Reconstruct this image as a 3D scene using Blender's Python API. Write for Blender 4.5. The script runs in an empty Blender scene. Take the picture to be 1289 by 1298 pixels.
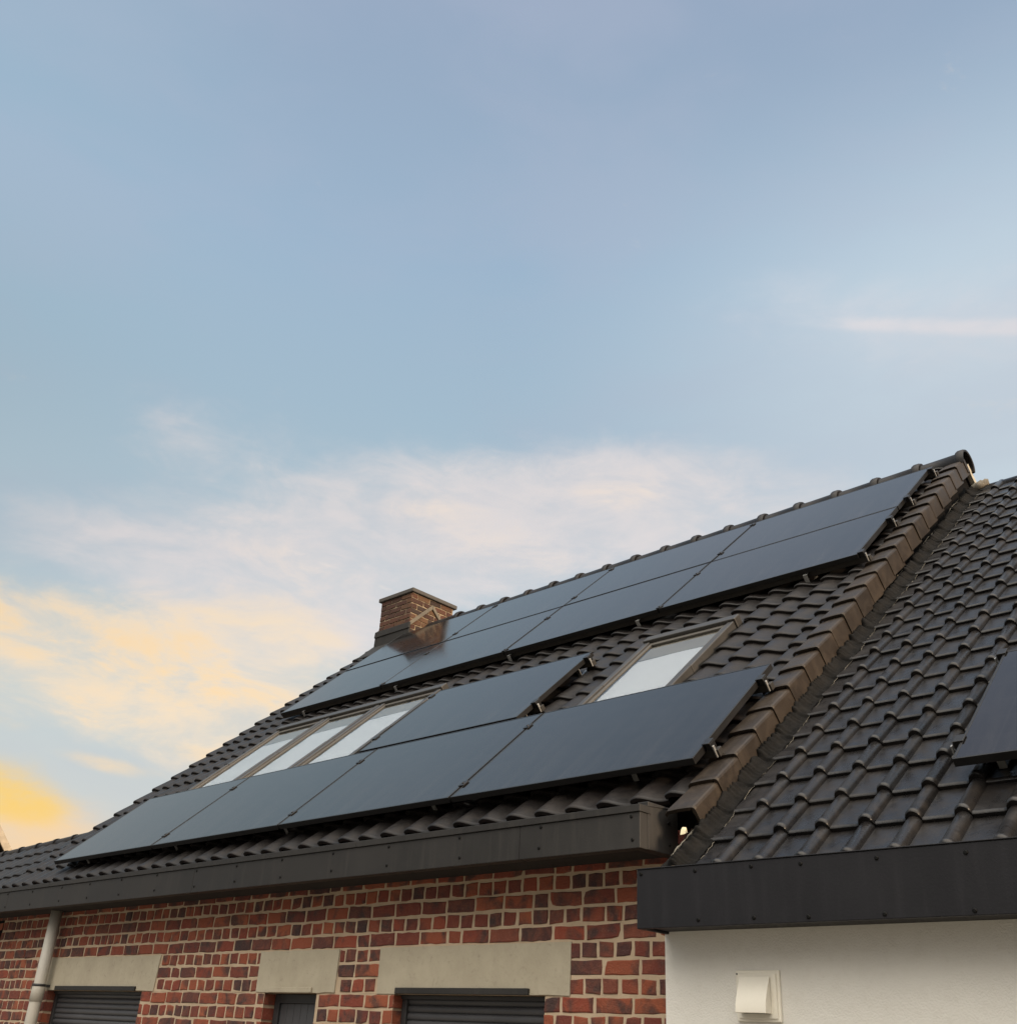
import bpy, math, random
from mathutils import Matrix, Vector
random.seed(7)
RAD = math.radians
SC = bpy.context.scene
COL = SC.collection

# ------------------------------------------------------------------ helpers
class MB:
    """collects vertices and faces, then links them as one mesh object"""
    def __init__(self): self.v = []; self.f = []; self.s = []
    def vert(self, p): self.v.append(tuple(p)); return len(self.v) - 1
    def face(self, idx, smooth=False): self.f.append(tuple(idx)); self.s.append(smooth)
    def quad(self, a, b, c, d, smooth=False):
        self.face([self.vert(a), self.vert(b), self.vert(c), self.vert(d)], smooth)
    def hexa(self, p):
        """eight corners: bottom ring 0-3, top ring 4-7 (same winding)"""
        i = [self.vert(q) for q in p]
        for q in ((3, 2, 1, 0), (4, 5, 6, 7), (0, 1, 5, 4), (1, 2, 6, 5), (2, 3, 7, 6), (3, 0, 4, 7)):
            self.face([i[k] for k in q])
    def box(self, x0, x1, y0, y1, z0, z1, fr=None):
        fr = fr or (lambda a, b, c: (a, b, c))
        self.hexa([fr(x0, y0, z0), fr(x1, y0, z0), fr(x1, y1, z0), fr(x0, y1, z0),
                   fr(x0, y0, z1), fr(x1, y0, z1), fr(x1, y1, z1), fr(x0, y1, z1)])
    def grid(self, rows, smooth=True, close=False):
        """rows of points skinned into quads"""
        ids = [[self.vert(p) for p in r] for r in rows]
        for a, b in zip(ids, ids[1:]):
            n = len(a)
            for k in range(n if close else n - 1):
                self.face((a[k], a[(k + 1) % n], b[(k + 1) % n], b[k]), smooth)
        return ids
    def build(self, name, mat, parent=None, bevel=0.0, seg=2):
        me = bpy.data.meshes.new(name)
        me.from_pydata(self.v, [], self.f)
        me.polygons.foreach_set('use_smooth', self.s)
        me.materials.append(mat)
        me.update()
        o = bpy.data.objects.new(name, me); COL.objects.link(o)
        if parent is not None:
            o.parent = parent
        if bevel:
            m = o.modifiers.new('bevel', 'BEVEL'); m.width = bevel; m.segments = seg
            m.limit_method = 'ANGLE'; m.angle_limit = RAD(40)
        return o

def tag(o, label=None, cat=None, group=None, kind=None):
    if label: o['label'] = label
    if cat: o['category'] = cat
    if group: o['group'] = group
    if kind: o['kind'] = kind
    return o

def empty(name, loc):
    o = bpy.data.objects.new(name, None); COL.objects.link(o); o.location = loc
    o.empty_display_size = .2
    return o

def adopt(child, parent):
    """parent a world-placed mesh without moving it (all parents are only translated)"""
    child.parent = parent
    child.location = Vector(child.location) - world_loc(parent)
    return child
def world_loc(o):
    l = Vector((0, 0, 0))
    while o is not None:
        l += Vector(o.location); o = o.parent
    return l

def tube(mb, pts, r, seg=12, caps=True):
    rows = []
    for i, p in enumerate(pts):
        p = Vector(p)
        d = (Vector(pts[min(i + 1, len(pts) - 1)]) - Vector(pts[max(i - 1, 0)])).normalized()
        a = d.orthogonal().normalized() if i == 0 else (a - d * a.dot(d)).normalized()
        b = d.cross(a)
        rr = r[i] if isinstance(r, (list, tuple)) else r
        rows.append([p + (a * math.cos(t) + b * math.sin(t)) * rr for t in [2 * math.pi * k / seg for k in range(seg)]])
    ids = mb.grid(rows, True, True)
    if caps:
        mb.face(ids[0][::-1]); mb.face(ids[-1])

# ------------------------------------------------------------------ frames
PITCH = RAD(41.9135); S_, C_ = math.sin(PITCH), math.cos(PITCH)
def M(u, v, n): return (u, v * C_ - n * S_, v * S_ + n * C_)          # main front slope; n = 0 is the face of the solar panels
APEX_Y, APEX_Z = 2.015, 1.600
def MBK(u, v, n):                                                       # main back slope, mirrored about the ridge
    x, y, z = M(u, v, n); return (x, 2 * APEX_Y - y, z)
P2 = RAD(40.2); S2, C2 = math.sin(P2), math.cos(P2)
def R(u, v, n): return (u, -2.5 + v * C2 - n * S2, -2.52 + v * S2 + n * C2)   # extension slope; n = 0 is the pan of its tiles
GROUND = -4.873

# ------------------------------------------------------------------ materials
class Nd:
    """tiny expression wrapper over shader nodes"""
    def __init__(self, nt): self.nt = nt
    def new(self, t, **kw):
        n = self.nt.nodes.new(t)
        for k, v in kw.items(): setattr(n, k, v)
        return n
    def put(self, sock, val):
        if isinstance(val, bpy.types.NodeSocket): self.nt.links.new(val, sock)
        else: sock.default_value = val
    def m(self, op, a, b=0.0, c=None):
        n = self.new('ShaderNodeMath', operation=op)
        self.put(n.inputs[0], a); self.put(n.inputs[1], b)
        if c is not None: self.put(n.inputs[2], c)
        return n.outputs[0]
    def mix(self, f, a, b, mode='MIX'):
        n = self.new('ShaderNodeMix', data_type='RGBA', blend_type=mode)
        self.put(n.inputs[0], f); self.put(n.inputs[6], a); self.put(n.inputs[7], b)
        return n.outputs[2]
    def mrange(self, v, a, b, c=0.0, d=1.0, smooth=False):
        n = self.new('ShaderNodeMapRange', interpolation_type='SMOOTHSTEP' if smooth else 'LINEAR')
        self.put(n.inputs[0], v)
        for k, x in enumerate((a, b, c, d)): self.put(n.inputs[k + 1], x)
        return n.outputs[0]
    def noise(self, vec, scale, detail=4, rough=.5, dist=0.0):
        n = self.new('ShaderNodeTexNoise')
        if vec is not None: self.put(n.inputs['Vector'], vec)
        n.inputs['Scale'].default_value = scale; n.inputs['Detail'].default_value = detail
        n.inputs['Roughness'].default_value = rough; n.inputs['Distortion'].default_value = dist
        return n.outputs['Fac']
    def ramp(self, fac, stops, interp='LINEAR'):
        n = self.new('ShaderNodeValToRGB'); cr = n.color_ramp; cr.interpolation = interp
        while len(cr.elements) < len(stops): cr.elements.new(.5)
        for e, (p, c) in zip(cr.elements, stops): e.position = p; e.color = c
        self.put(n.inputs[0], fac)
        return n.outputs[0]

def lin(r, g, b):
    f = lambda c: ((c / 255 + .055) / 1.055) ** 2.4 if c > 10 else c / 255 / 12.92
    return (f(r), f(g), f(b), 1)
def c4(r, g, b): return (r, g, b, 1)

def material(name, fn):
    m = bpy.data.materials.new(name); m.use_nodes = True
    nt = m.node_tree; nd = Nd(nt)
    b = nt.nodes['Principled BSDF']
    pos = nd.new('ShaderNodeNewGeometry')
    fn(nd, b, pos)
    return m
def bump(nd, b, h, strength, dist=.01):
    n = nd.new('ShaderNodeBump'); n.inputs['Strength'].default_value = strength; n.inputs['Distance'].default_value = dist
    nd.put(n.inputs['Height'], h); nd.put(b.inputs['Normal'], n.outputs[0])

def mat_tile(name, ca, cb, cm, rough, ior=1.33):
    def fn(nd, b, g):
        p = g.outputs['Position']; isl = g.outputs['Random Per Island']
        big = nd.noise(p, 1.3, 5, .6); fine = nd.noise(p, 60, 5, .65); mid = nd.noise(p, 9, 6, .65, .4)
        col = nd.mix(isl, ca, cb)
        col = nd.mix(nd.mrange(mid, .45, .72, 0, .85), col, cm)
        col = nd.mix(nd.mrange(fine, .55, .8, 0, .35), col, c4(.038, .034, .030))
        col = nd.mix(nd.mrange(big, .35, .7, 0, .45), col, c4(.012, .011, .0105))
        nd.put(b.inputs['Base Color'], col)
        nd.put(b.inputs['Roughness'], nd.mrange(mid, .3, .7, rough - .08, rough + .16))
        b.inputs['IOR'].default_value = ior
        bump(nd, b, nd.m('ADD', fine, nd.m('MULTIPLY', mid, 1.5)), .28, .004)
    return material(name, fn)

MAT = {}
MAT['tile'] = mat_tile('dark_concrete_tile', c4(.016, .0134, .013), c4(.009, .0078, .008), c4(.026, .0205, .0175), .42)
MAT['tile_right'] = mat_tile('dark_interlocking_tile', c4(.015, .0138, .0138), c4(.009, .0083, .0088), c4(.027, .0215, .0178), .28, 1.40)
MAT['verge'] = mat_tile('warm_lit_verge_tile', c4(.036, .0262, .0186), c4(.023, .017, .0127), c4(.050, .036, .0245), .42)  # roof tile made browner and paler: warm side light put into the colour

def f_brick(nd, b, g):
    p = g.outputs['Position']; isl = g.outputs['Random Per Island']
    base = nd.ramp(isl, [(0, c4(0.2200, 0.0515, 0.0265)), (.16, c4(0.1584, 0.0359, 0.0234)), (.30, c4(0.2640, 0.0663, 0.0312)), (.44, c4(0.1320, 0.0312, 0.0226)), (.54, c4(0.2068, 0.0437, 0.0250)),
                         (.64, c4(0.0748, 0.0281, 0.0250)), (.71, c4(0.2992, 0.0819, 0.0374)), (.79, c4(0.1804, 0.0515, 0.0312)), (.86, c4(0.1056, 0.0359, 0.0281)), (.91, c4(0.2464, 0.0515, 0.0265)), (.96, c4(0.0546, 0.0250, 0.0242))], 'CONSTANT')
    blot = nd.noise(p, 14, 5, .6, .6); fine = nd.noise(p, 120, 4, .6)
    # each brick carries its own scorch marks: shift the noise by the brick's own number
    off = nd.new('ShaderNodeVectorMath', operation='MULTIPLY_ADD')
    comb = nd.new('ShaderNodeCombineXYZ'); nd.put(comb.inputs[0], nd.m('MULTIPLY', isl, 37)); nd.put(comb.inputs[1], nd.m('MULTIPLY', isl, 91))
    nd.put(off.inputs[0], p); off.inputs[1].default_value = (1, 1, 1); nd.put(off.inputs[2], comb.outputs[0])
    own = nd.noise(off.outputs[0], 9, 3, .5, .5)
    col = nd.mix(nd.mrange(own, .48, .64, 0, .85), base, c4(.042, .028, .027))
    col = nd.mix(nd.mrange(blot, .46, .72, 0, .42), col, c4(.29, .088, .045))
    col = nd.mix(nd.mrange(fine, .56, .76, 0, .36), col, c4(.34, .22, .15))
    nd.put(b.inputs['Base Color'], col); b.inputs['Roughness'].default_value = .86
    bump(nd, b, nd.m('ADD', nd.m('MULTIPLY', blot, 2), fine), .8, .007)
MAT['brick'] = material('old_red_brick', f_brick)
def f_chim(nd, b, g):
    f_brick(nd, b, g)
def f_brown(nd, b, g):
    p = g.outputs['Position']; isl = g.outputs['Random Per Island']
    base = nd.ramp(isl, [(0, c4(0.0810, 0.0308, 0.0166)), (.25, c4(0.0588, 0.0221, 0.0136)), (.45, c4(0.0917, 0.0419, 0.0205)), (.6, c4(0.0316, 0.0169, 0.0126)), (.75, c4(0.0468, 0.0181, 0.0105)), (.9, c4(0.1024, 0.0518, 0.0250))], 'CONSTANT')
    m = nd.noise(p, 20, 5, .6, .5); f = nd.noise(p, 110, 4, .6)
    col = nd.mix(nd.mrange(m, .5, .72, 0, .7), base, c4(.05, .036, .028))
    col = nd.mix(nd.mrange(f, .58, .78, 0, .4), col, c4(.24, .16, .10))
    nd.put(b.inputs['Base Color'], col); b.inputs['Roughness'].default_value = .9
    bump(nd, b, nd.m('ADD', m, f), .5, .005)
MAT['chimney_brick'] = material('weathered_brown_brick', f_brown)

def f_mortar(nd, b, g):
    p = g.outputs['Position']
    a = nd.noise(p, 6, 5, .6); f = nd.noise(p, 150, 4, .7)
    col = nd.mix(nd.mrange(a, .3, .7), c4(.42, .32, .22), c4(.55, .425, .30))
    col = nd.mix(nd.mrange(f, .5, .75, 0, .5), col, c4(.36, .27, .19))
    nd.put(b.inputs['Base Color'], col); b.inputs['Roughness'].default_value = .95
    bump(nd, b, f, .6, .004)
MAT['mortar'] = material('sandy_mortar', f_mortar)
def f_lintel(nd, b, g):
    p = g.outputs['Position']
    a = nd.noise(p, 5, 6, .65); f = nd.noise(p, 70, 5, .7); st = nd.noise(p, 24, 4, .7, 1.0)
    col = nd.mix(nd.mrange(a, .3, .7), c4(.36, .315, .235), c4(.45, .40, .305))
    col = nd.mix(nd.mrange(f, .62, .76, 0, .45), col, c4(.24, .20, .14))
    col = nd.mix(nd.mrange(st, .58, .74, 0, .5), col, c4(.20, .17, .13))
    nd.put(b.inputs['Base Color'], col); b.inputs['Roughness'].default_value = .9
    bump(nd, b, f, .35, .003)
MAT['lintel'] = material('beige_concrete', f_lintel)
def f_plaster(nd, b, g):
    p = g.outputs['Position']
    a = nd.noise(p, 1.4, 5, .6); f = nd.noise(p, 130, 6, .7); s = nd.noise(p, 22, 5, .65)
    col = nd.mix(nd.mrange(a, .3, .7), c4(.74, .715, .66), c4(.80, .775, .72))
    col = nd.mix(nd.mrange(s, .5, .75, 0, .3), col, c4(.66, .625, .555))
    nd.put(b.inputs['Base Color'], col); b.inputs['Roughness'].default_value = .92
    bump(nd, b, nd.m('ADD', f, nd.m('MULTIPLY', s, .8)), .8, .006)
MAT['plaster'] = material('white_render', f_plaster)
def streaky(name, c, rough, k):
    def fn(nd, b, g):
        p = g.outputs['Position']
        mp = nd.new('ShaderNodeMapping'); nd.put(mp.inputs[0], p); mp.inputs['Scale'].default_value = (11, 11, .9)
        st = nd.noise(mp.outputs[0], 1.6, 6, .65); a = nd.noise(p, 2.2, 5, .6); f = nd.noise(p, 90, 4, .65); w = nd.noise(p, .9, 2, .5)
        q = lambda m: tuple(x * m for x in c[:3]) + (1,)
        col = nd.mix(nd.mrange(a, .3, .7), q(1 - k), q(1 + k))
        col = nd.mix(nd.mrange(st, .52, .75, 0, .5), col, (c[0] * 2.0, c[1] * 1.95, c[2] * 1.85, 1))
        col = nd.mix(nd.mrange(f, .6, .8, 0, .3), col, q(1.9))
        nd.put(b.inputs['Base Color'], col); nd.put(b.inputs['Roughness'], nd.m('ADD', nd.mrange(a, .3, .7, rough - .06, rough + .08), nd.m('MULTIPLY', st, .1)))
        b.inputs['IOR'].default_value = 1.36
        bump(nd, b, nd.m('ADD', nd.m('MULTIPLY', w, 6), nd.m('MULTIPLY', f, .15)), .18, .02)
    return material(name, fn)
def simple(name, c, rough, metal=0.0, var=.25, scale=6, spec=.5, bmp=0.0, ior=1.5):
    def fn(nd, b, g):
        p = g.outputs['Position']
        a = nd.noise(p, scale, 5, .6); f = nd.noise(p, scale * 14, 4, .6)
        lo = tuple(x * (1 - var) for x in c[:3]) + (1,); hi = tuple(min(1, x * (1 + var)) for x in c[:3]) + (1,)
        nd.put(b.inputs['Base Color'], nd.mix(nd.mrange(nd.m('ADD', nd.m('MULTIPLY', a, .75), nd.m('MULTIPLY', f, .25)), .3, .7), lo, hi))
        nd.put(b.inputs['Roughness'], nd.mrange(a, .3, .7, rough - .05, rough + .07)); b.inputs['Metallic'].default_value = metal
        b.inputs['Specular IOR Level'].default_value = spec; b.inputs['IOR'].default_value = ior
        if bmp: bump(nd, b, f, bmp, .003)
    return material(name, fn)
MAT['chimney_mortar'] = simple('dirty_chimney_mortar', c4(.27, .21, .14), .95, var=.35, scale=12)
MAT['fascia'] = streaky('grey_brown_fascia', c4(.025, .0232, .022), .5, .25)
MAT['fascia_right'] = streaky('anthracite_fascia', c4(.0105, .0102, .0128), .46, .12)
MAT['rivet'] = simple('dark_rivet', c4(.004, .004, .004), .5, ior=1.25)
MAT['soffit'] = simple('dark_soffit', c4(.012, .011, .010), .85)
MAT['frame_black'] = simple('black_aluminium', c4(.011, .0105, .0105), .36, var=.15, ior=1.38)
MAT['rail'] = simple('dark_rail', c4(.026, .023, .020), .5, .2)
MAT['frame_side'] = simple('anodised_rail', c4(.16, .14, .12), .4, .6)
MAT['steel'] = simple('galvanised_steel', c4(.30, .30, .295), .42, .5)
MAT['sky_frame'] = simple('grey_brown_skylight_metal', c4(.042, .039, .036), .45, .2, var=.15)
MAT['sky_wood'] = simple('skylight_lining', c4(.42, .38, .30), .6, var=.1)
MAT['beige_band'] = simple('beige_top_band', c4(.21, .19, .15), .6, var=.1)
MAT['sash'] = simple('brown_sash', c4(.062, .055, .046), .55, var=.12)
MAT['blind'] = simple('white_blind', c4(.53, .55, .565), .8, var=.04, scale=3)
MAT['shutter'] = simple('grey_shutter', c4(.062, .062, .068), .42, var=.15)
MAT['guide'] = simple('dark_guide', c4(.03, .03, .032), .5)
MAT['pipe'] = simple('grey_pvc_pipe', c4(.46, .435, .385), .5, var=.12, scale=4)
MAT['vent'] = simple('cream_plastic', c4(.80, .755, .655), .42, var=.05, scale=8)
MAT['lead'] = simple('weathered_lead', c4(.009, .0082, .0075), .75, var=.8, scale=16, bmp=.9, ior=1.18)
MAT['lead_chimney'] = simple('chimney_lead', c4(.026, .024, .022), .6, var=.35, scale=10, bmp=.3, ior=1.3)
MAT['flash_side'] = simple('weathered_side_lead', c4(.12, .10, .072), .6, var=.3, scale=10, bmp=.3)
MAT['dark_wall'] = simple('dark_gable_boarding', c4(.006, .0055, .0055), .9, spec=.1)
MAT['cap'] = simple('chimney_cap_slab', c4(.07, .063, .056), .85, var=.2, scale=8, bmp=.3)
MAT['light_mortar'] = simple('light_mortar_bead', c4(.17, .15, .12), .9, var=.4, scale=20, bmp=.6)
MAT['ground'] = simple('gravelled_ground', c4(.13, .12, .10), .95, var=.25, scale=2, bmp=.4)
MAT['cream_bit'] = simple('pale_cream', c4(.75, .66, .45), .8, var=.08)
MAT['far_wall'] = simple('cream_far_wall', c4(.36, .30, .22), .9)

def f_glass(nd, b, g):
    p = g.outputs['Position']
    tc = nd.new('ShaderNodeTexCoord'); sp = nd.new('ShaderNodeSeparateXYZ'); nd.put(sp.inputs[0], tc.outputs['Object'])
    a = nd.noise(p, .9, 4, .6); d = nd.noise(p, 7, 6, .7, .5); f = nd.noise(p, 300, 2, .5)
    st = nd.new('ShaderNodeMapping'); nd.put(st.inputs[0], tc.outputs['Object']); st.inputs['Scale'].default_value = (9, .8, 1)
    streak = nd.noise(st.outputs[0], 1.5, 5, .6)
    col = nd.mix(nd.mrange(d, .45, .75), c4(.005, .0051, .0055), c4(.009, .009, .0092))
    # faint joints between the cells
    lx = nd.m('PINGPONG', nd.m('ADD', sp.outputs[0], .018), .0865); ly = nd.m('PINGPONG', nd.m('ADD', sp.outputs[1], .012), .0885)
    line = nd.m('MAXIMUM', nd.mrange(lx, .0012, .0024, 1, 0), nd.mrange(ly, .0012, .0024, 1, 0))
    col = nd.mix(nd.m('MULTIPLY', line, .5), col, c4(.020, .020, .021))
    # dust washed down to the lower edge
    dust = nd.m('MULTIPLY', nd.mrange(streak, .42, .72), nd.mrange(sp.outputs[1], .75, .0, .25, 1))
    col = nd.mix(nd.m('MULTIPLY', dust, .4), col, c4(.030, .028, .026))
    nd.put(b.inputs['Base Color'], col)
    nd.put(b.inputs['Roughness'], nd.m('ADD', nd.mrange(nd.m('ADD', nd.m('MULTIPLY', a, .6), nd.m('MULTIPLY', d, .4)), .35, .65, .075, .14), nd.m('MULTIPLY', dust, .06)))
    b.inputs['Specular IOR Level'].default_value = 0.0
    bump(nd, b, f, .03, .001)
    # anti-reflective glass: a slightly warm-tinted mirror over the black cells
    fr = nd.new('ShaderNodeFresnel'); fr.inputs['IOR'].default_value = 1.74
    gl = nd.new('ShaderNodeBsdfGlossy'); gl.inputs[0].default_value = c4(1.0, .94, .895)
    rough = b.inputs['Roughness'].links[0].from_socket
    nd.put(gl.inputs['Roughness'], rough); nd.put(gl.inputs['Normal'], b.inputs['Normal'].links[0].from_socket)
    mx = nd.new('ShaderNodeMixShader'); nd.put(mx.inputs[0], fr.outputs[0]); nd.put(mx.inputs[1], b.outputs[0]); nd.put(mx.inputs[2], gl.outputs[0])
    nd.put(nd.nt.nodes['Material Output'].inputs[0], mx.outputs[0])
MAT['pv_glass'] = material('solar_glass', f_glass)

def f_pane(nd, b, g):
    nt = nd.nt; out = nt.nodes['Material Output']; nt.nodes.remove(b)
    fr = nd.new('ShaderNodeFresnel'); fr.inputs['IOR'].default_value = 1.5
    # two panes of glass reflect R' = 3R/(1+2R) or so instead of R
    r = fr.outputs[0]
    k = nd.m('DIVIDE', nd.m('MULTIPLY', r, 1.4), nd.m('ADD', 1.0, nd.m('MULTIPLY', r, .4)))
    gl = nd.new('ShaderNodeBsdfGlossy'); gl.inputs['Roughness'].default_value = .02
    tr = nd.new('ShaderNodeBsdfTransparent'); tr.inputs[0].default_value = c4(.95, .955, .96)
    mx = nd.new('ShaderNodeMixShader')
    nd.put(mx.inputs[0], k); nd.put(mx.inputs[1], tr.outputs[0]); nd.put(mx.inputs[2], gl.outputs[0])
    nd.put(out.inputs[0], mx.outputs[0])
MAT['pane'] = material('double_glazing', f_pane)

# ------------------------------------------------------------------ tiles
def tile_field(mb, fr, u0, cols, width, v0, rows, gauge, n0, prof, lift=.031, thick=.023, skip=None, collar=None, jit=1.0, vmax=None):
    for r in range(rows):
        for c in range(cols):
            uc = u0 + (c + .5) * width; vb = v0 + r * gauge
            if skip and skip(uc, vb + gauge * .5): continue
            vt = vb + gauge + .035
            if vmax is not None: vt = min(vt, vmax)
            j = lambda a: random.uniform(-a, a) * jit
            dl, dv, du, tw = j(.003), j(.004), j(.0015), j(.0025)
            ua = u0 + c * width + du
            rowsP = []
            L = (vt - vb)
            for (vv, ll, ex, dn) in ((vb + dv, -.007, 1, 0), (vb + dv + .006, 0, 1, 0), (vb + dv + .022, 0, 1, 0), (vb + dv + .030, 0, 0, 0), (vt, None, 0, 0)):
                t0 = (vv - vb) / L
                li = (lift + dl) * (1 - t0) + (ll or 0)
                row = []
                for t, h in prof:
                    hh = h + (collar(t) if collar and ex else 0)
                    row.append(fr(ua + t * width, vv, n0 + hh + li + tw * (t - .5)))
                rowsP.append(row)
            mb.grid(rowsP, True)
            # front edge and the left edge
            low = []
            for t, h in prof:
                low.append(fr(ua + t * width, vb + dv + .003, n0 + h + lift + dl - .007 - thick))
            top = rowsP[0]
            mb.grid([low, top], False)
            t, h = prof[0]
            mb.quad(fr(ua, vb + dv + .003, n0 + lift - .03), fr(ua, vt, n0 - .03), rowsP[-1][0], rowsP[0][0])

PROF_S = [(-.05, .024), (.0, .031), (.08, .0365), (.16, .0375), (.27, .034), (.40, .0255), (.53, .0145), (.66, .0055), (.78, .001), (.90, 0), (1.0, .002)]
def _roll():
    pts = [(0, .001), (.08, 0), (.3, .0005), (.6, 0), (.655, .001)]
    rw = .165
    for k in range(0, 9):
        a = math.pi * (1 - k / 8)
        pts.append((.83 + rw * math.cos(a), .004 + .030 * math.sin(a)))
    pts.append((1.0, 0))
    return pts
PROF_R = _roll()
def collar_r(t): return .006 * max(0.0, 1 - abs(t - .83) / .19) ** .4 if abs(t - .83) < .19 else 0.0

# ================================================================== MAIN HOUSE
XL, XR = -.82, 7.13
house = tag(empty('brick_house', (3.2, -2.2, GROUND)),
            'long red brick house with a steep dark tiled roof carrying most of the solar panels', 'house')
def hpart(mb, name, mat, bevel=0.0, parent=None, label=None, seg=2):
    o = mb.build(name, mat, None, bevel, seg)
    adopt(o, parent or house)
    if label: o['label'] = label
    return o

SKY = [(.475, 1.305, -1.86, -.405), (1.335, 2.165, -1.86, -.405), (2.195, 3.025, -1.86, -.405), (5.425, 6.205, -2.08, -.60)]
def skip_main(u, v):
    for a, b, c, d in SKY:
        if a - .02 < u < b + .02 and c < v < d - .05: return True
    return False
GA = .25
V0 = -3.05
mb = MB()
W_T = .2135
tile_field(mb, M, XL, 37, W_T, V0, 23, GA, -.150, PROF_S, skip=skip_main, vmax=2.66)
# board under the tiles
mb.quad(M(XL + .02, -3.02, -.185), M(7.06, -3.02, -.185), M(7.06, 2.6, -.185), M(XL + .02, 2.6, -.185))
roof = hpart(mb, 'roof', MAT['tile'])
mb = MB()
tile_field(mb, MBK, XL, 37, W_T, -.3, 12, GA, -.150, PROF_S, vmax=2.66)
mb.quad(MBK(XL, -3.1, -.19), MBK(7.06, -3.1, -.19), MBK(7.06, 2.6, -.19), MBK(XL, 2.6, -.19))
mb.box(7.04, 7.0945, -3.0, 2.56, -.17, -.105, MBK)
hpart(mb, 'back_roof', MAT['tile'])

# verge tiles on the gable edge
def verge(fr, n_rows, v0):
    mb = MB()
    for r in range(n_rows):
        vb = v0 + r * GA + random.uniform(-.004, .004); vt = min(vb + GA + .03, 2.575)
        du = random.uniform(-.002, .003); dl = random.uniform(-.002, .003)
        rows = []
        for (v, li, o) in ((vb, .022, .006), (vb + .012, .026, .008), (vt, 0, 0)):
            sec = [(6.965, -.118), (6.985, -.104), (7.03, -.100), (7.09, -.098), (7.117, -.0995), (7.126, -.104), (7.130, -.114), (7.134, -.245)]
            rows.append([fr(u + (o + du if u > 7.1 else 0), v, n + li + dl) for u, n in sec])
        mb.grid(rows, False)
        inner = [fr(u - .016 if u > 7.1 else u, vb + .004, n + .022 + dl - (.018 if u < 7.12 else 0)) for u, n in sec]
        mb.grid([inner, rows[0]], False)
        # back face of the side flap
        mb.quad(fr(7.118, vb, -.222), fr(7.118, vt, -.245), fr(7.118, vt, -.13), fr(7.118, vb, -.11))
        mb.quad(fr(7.118, vb, -.222), fr(7.140, vb, -.222), fr(7.134, vt, -.245), fr(7.118, vt, -.245))
    return mb
hpart(verge(M, 24, -3.245), 'verge', MAT['verge'], label='verge tiles stepping up the gable edge, warm light in their colour')

# ridge caps
mb = MB()
def ridge_caps(mb, x_start, x_end, pitch, y, zc, r, rc, seg=14):
    x = x_end
    while x > x_start:
        a = max(x_start, x - pitch)
        j = random.uniform(-.004, .004)
        prof = [(a - .02, r), (a + .10, r), (x - .085, r + .004), (x - .075, rc - .008), (x - .06, rc), (x - .015, rc), (x, rc - .006)]
        if x - a < .2: prof = [(a, r), (x, r + .004)]
        rows = []
        for px, rr in prof:
            rows.append([(px, y + rr * 1.0 * math.cos(t), zc + j + rr * math.sin(t)) for t in [math.pi * (-.10 + 1.2 * k / seg) for k in range(seg + 1)]])
        mb.grid(rows, True)
        inn = [(x - .004, y + (rc - .022) * math.cos(t), zc + j + (rc - .022) * math.sin(t)) for t in [math.pi * (-.10 + 1.2 * k / seg) for k in range(seg + 1)]]
        mb.grid([rows[-1], inn], False)
        inn2 = [(px - .06, py, pz) for px, py, pz in inn]
        mb.grid([inn, inn2], True)
        x -= pitch
ridge_caps(mb, .13, 7.155, .4015, APEX_Y, APEX_Z, .108, .134)
hpart(mb, 'ridge', MAT['tile'], label='row of half round ridge tiles with thick collars')
mb = MB(); ridge_caps(mb, XL, -.56, .4015, APEX_Y, APEX_Z, .108, .140)
hpart(mb, 'ridge', MAT['tile'], label='single ridge tile on the far side of the chimney')

# gable end wall with dark boarding
mb = MB()
gp = lambda y, z: (7.07, y, z)
n_ = -.19
zf = M(0, -3.0, n_); za = M(0, 2.6, n_)
pts = [(-2.2, GROUND), (6.2, GROUND), (2 * APEX_Y - zf[1], zf[2]), (za[1], za[2]), (zf[1], zf[2]), (-2.2, -2.42)]
outer = [mb.vert((7.075, y, z)) for y, z in pts]; inner = [mb.vert((6.99, y, z)) for y, z in pts]
mb.face(outer); mb.face(inner[::-1])
for k in range(len(pts)):
    k2 = (k + 1) % len(pts); mb.face((outer[k], inner[k], inner[k2], outer[k2]))
hpart(mb, 'gable_wall', MAT['dark_wall'])
mb = MB()
def barge(fr, mb):
    mb.hexa([fr(7.095, -2.95, -.150), fr(7.128, -2.95, -.150), fr(7.128, 2.55, -.150), fr(7.095, 2.55, -.150),
             fr(7.095, -2.95, -.098), fr(7.128, -2.95, -.098), fr(7.128, 2.55, -.098), fr(7.095, 2.55, -.098)])
barge(MBK, mb)
hpart(mb, 'bargeboard', MAT['sky_wood'])

# left gable wall and the lower roof that carries on past it
mb = MB()
outer = [mb.vert((XL + .05, y, z)) for y, z in pts]; inner = [mb.vert((XL + .25, y, z)) for y, z in pts]
mb.face(outer[::-1]); mb.face(inner)
for k in range(len(pts)):
    k2 = (k + 1) % len(pts); mb.face((outer[k], outer[k2], inner[k2], inner[k]))
hpart(mb, 'side_wall', MAT['dark_wall'])
mb = MB()
def ML(u, v, n): return M(u, v + (u + .9) * .055, n)
PROF_F = [(t, h * .45) for t, h in PROF_S]
tile_field(mb, ML, XL - 37 * W_T, 37, W_T, V0 + .02, 5, .235, -.245, PROF_F, lift=.020, thick=.016)
mb.quad(ML(XL - 8, -3.1, -.262), ML(XL + .1, -3.1, -.262), ML(XL + .1, -1.86, -.262), ML(XL - 8, -1.86, -.262))
hpart(mb, 'side_roof', MAT['tile'], label='lower stretch of dark tiled roof left of the main gable')
mb = MB()
x = XL - .02
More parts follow.
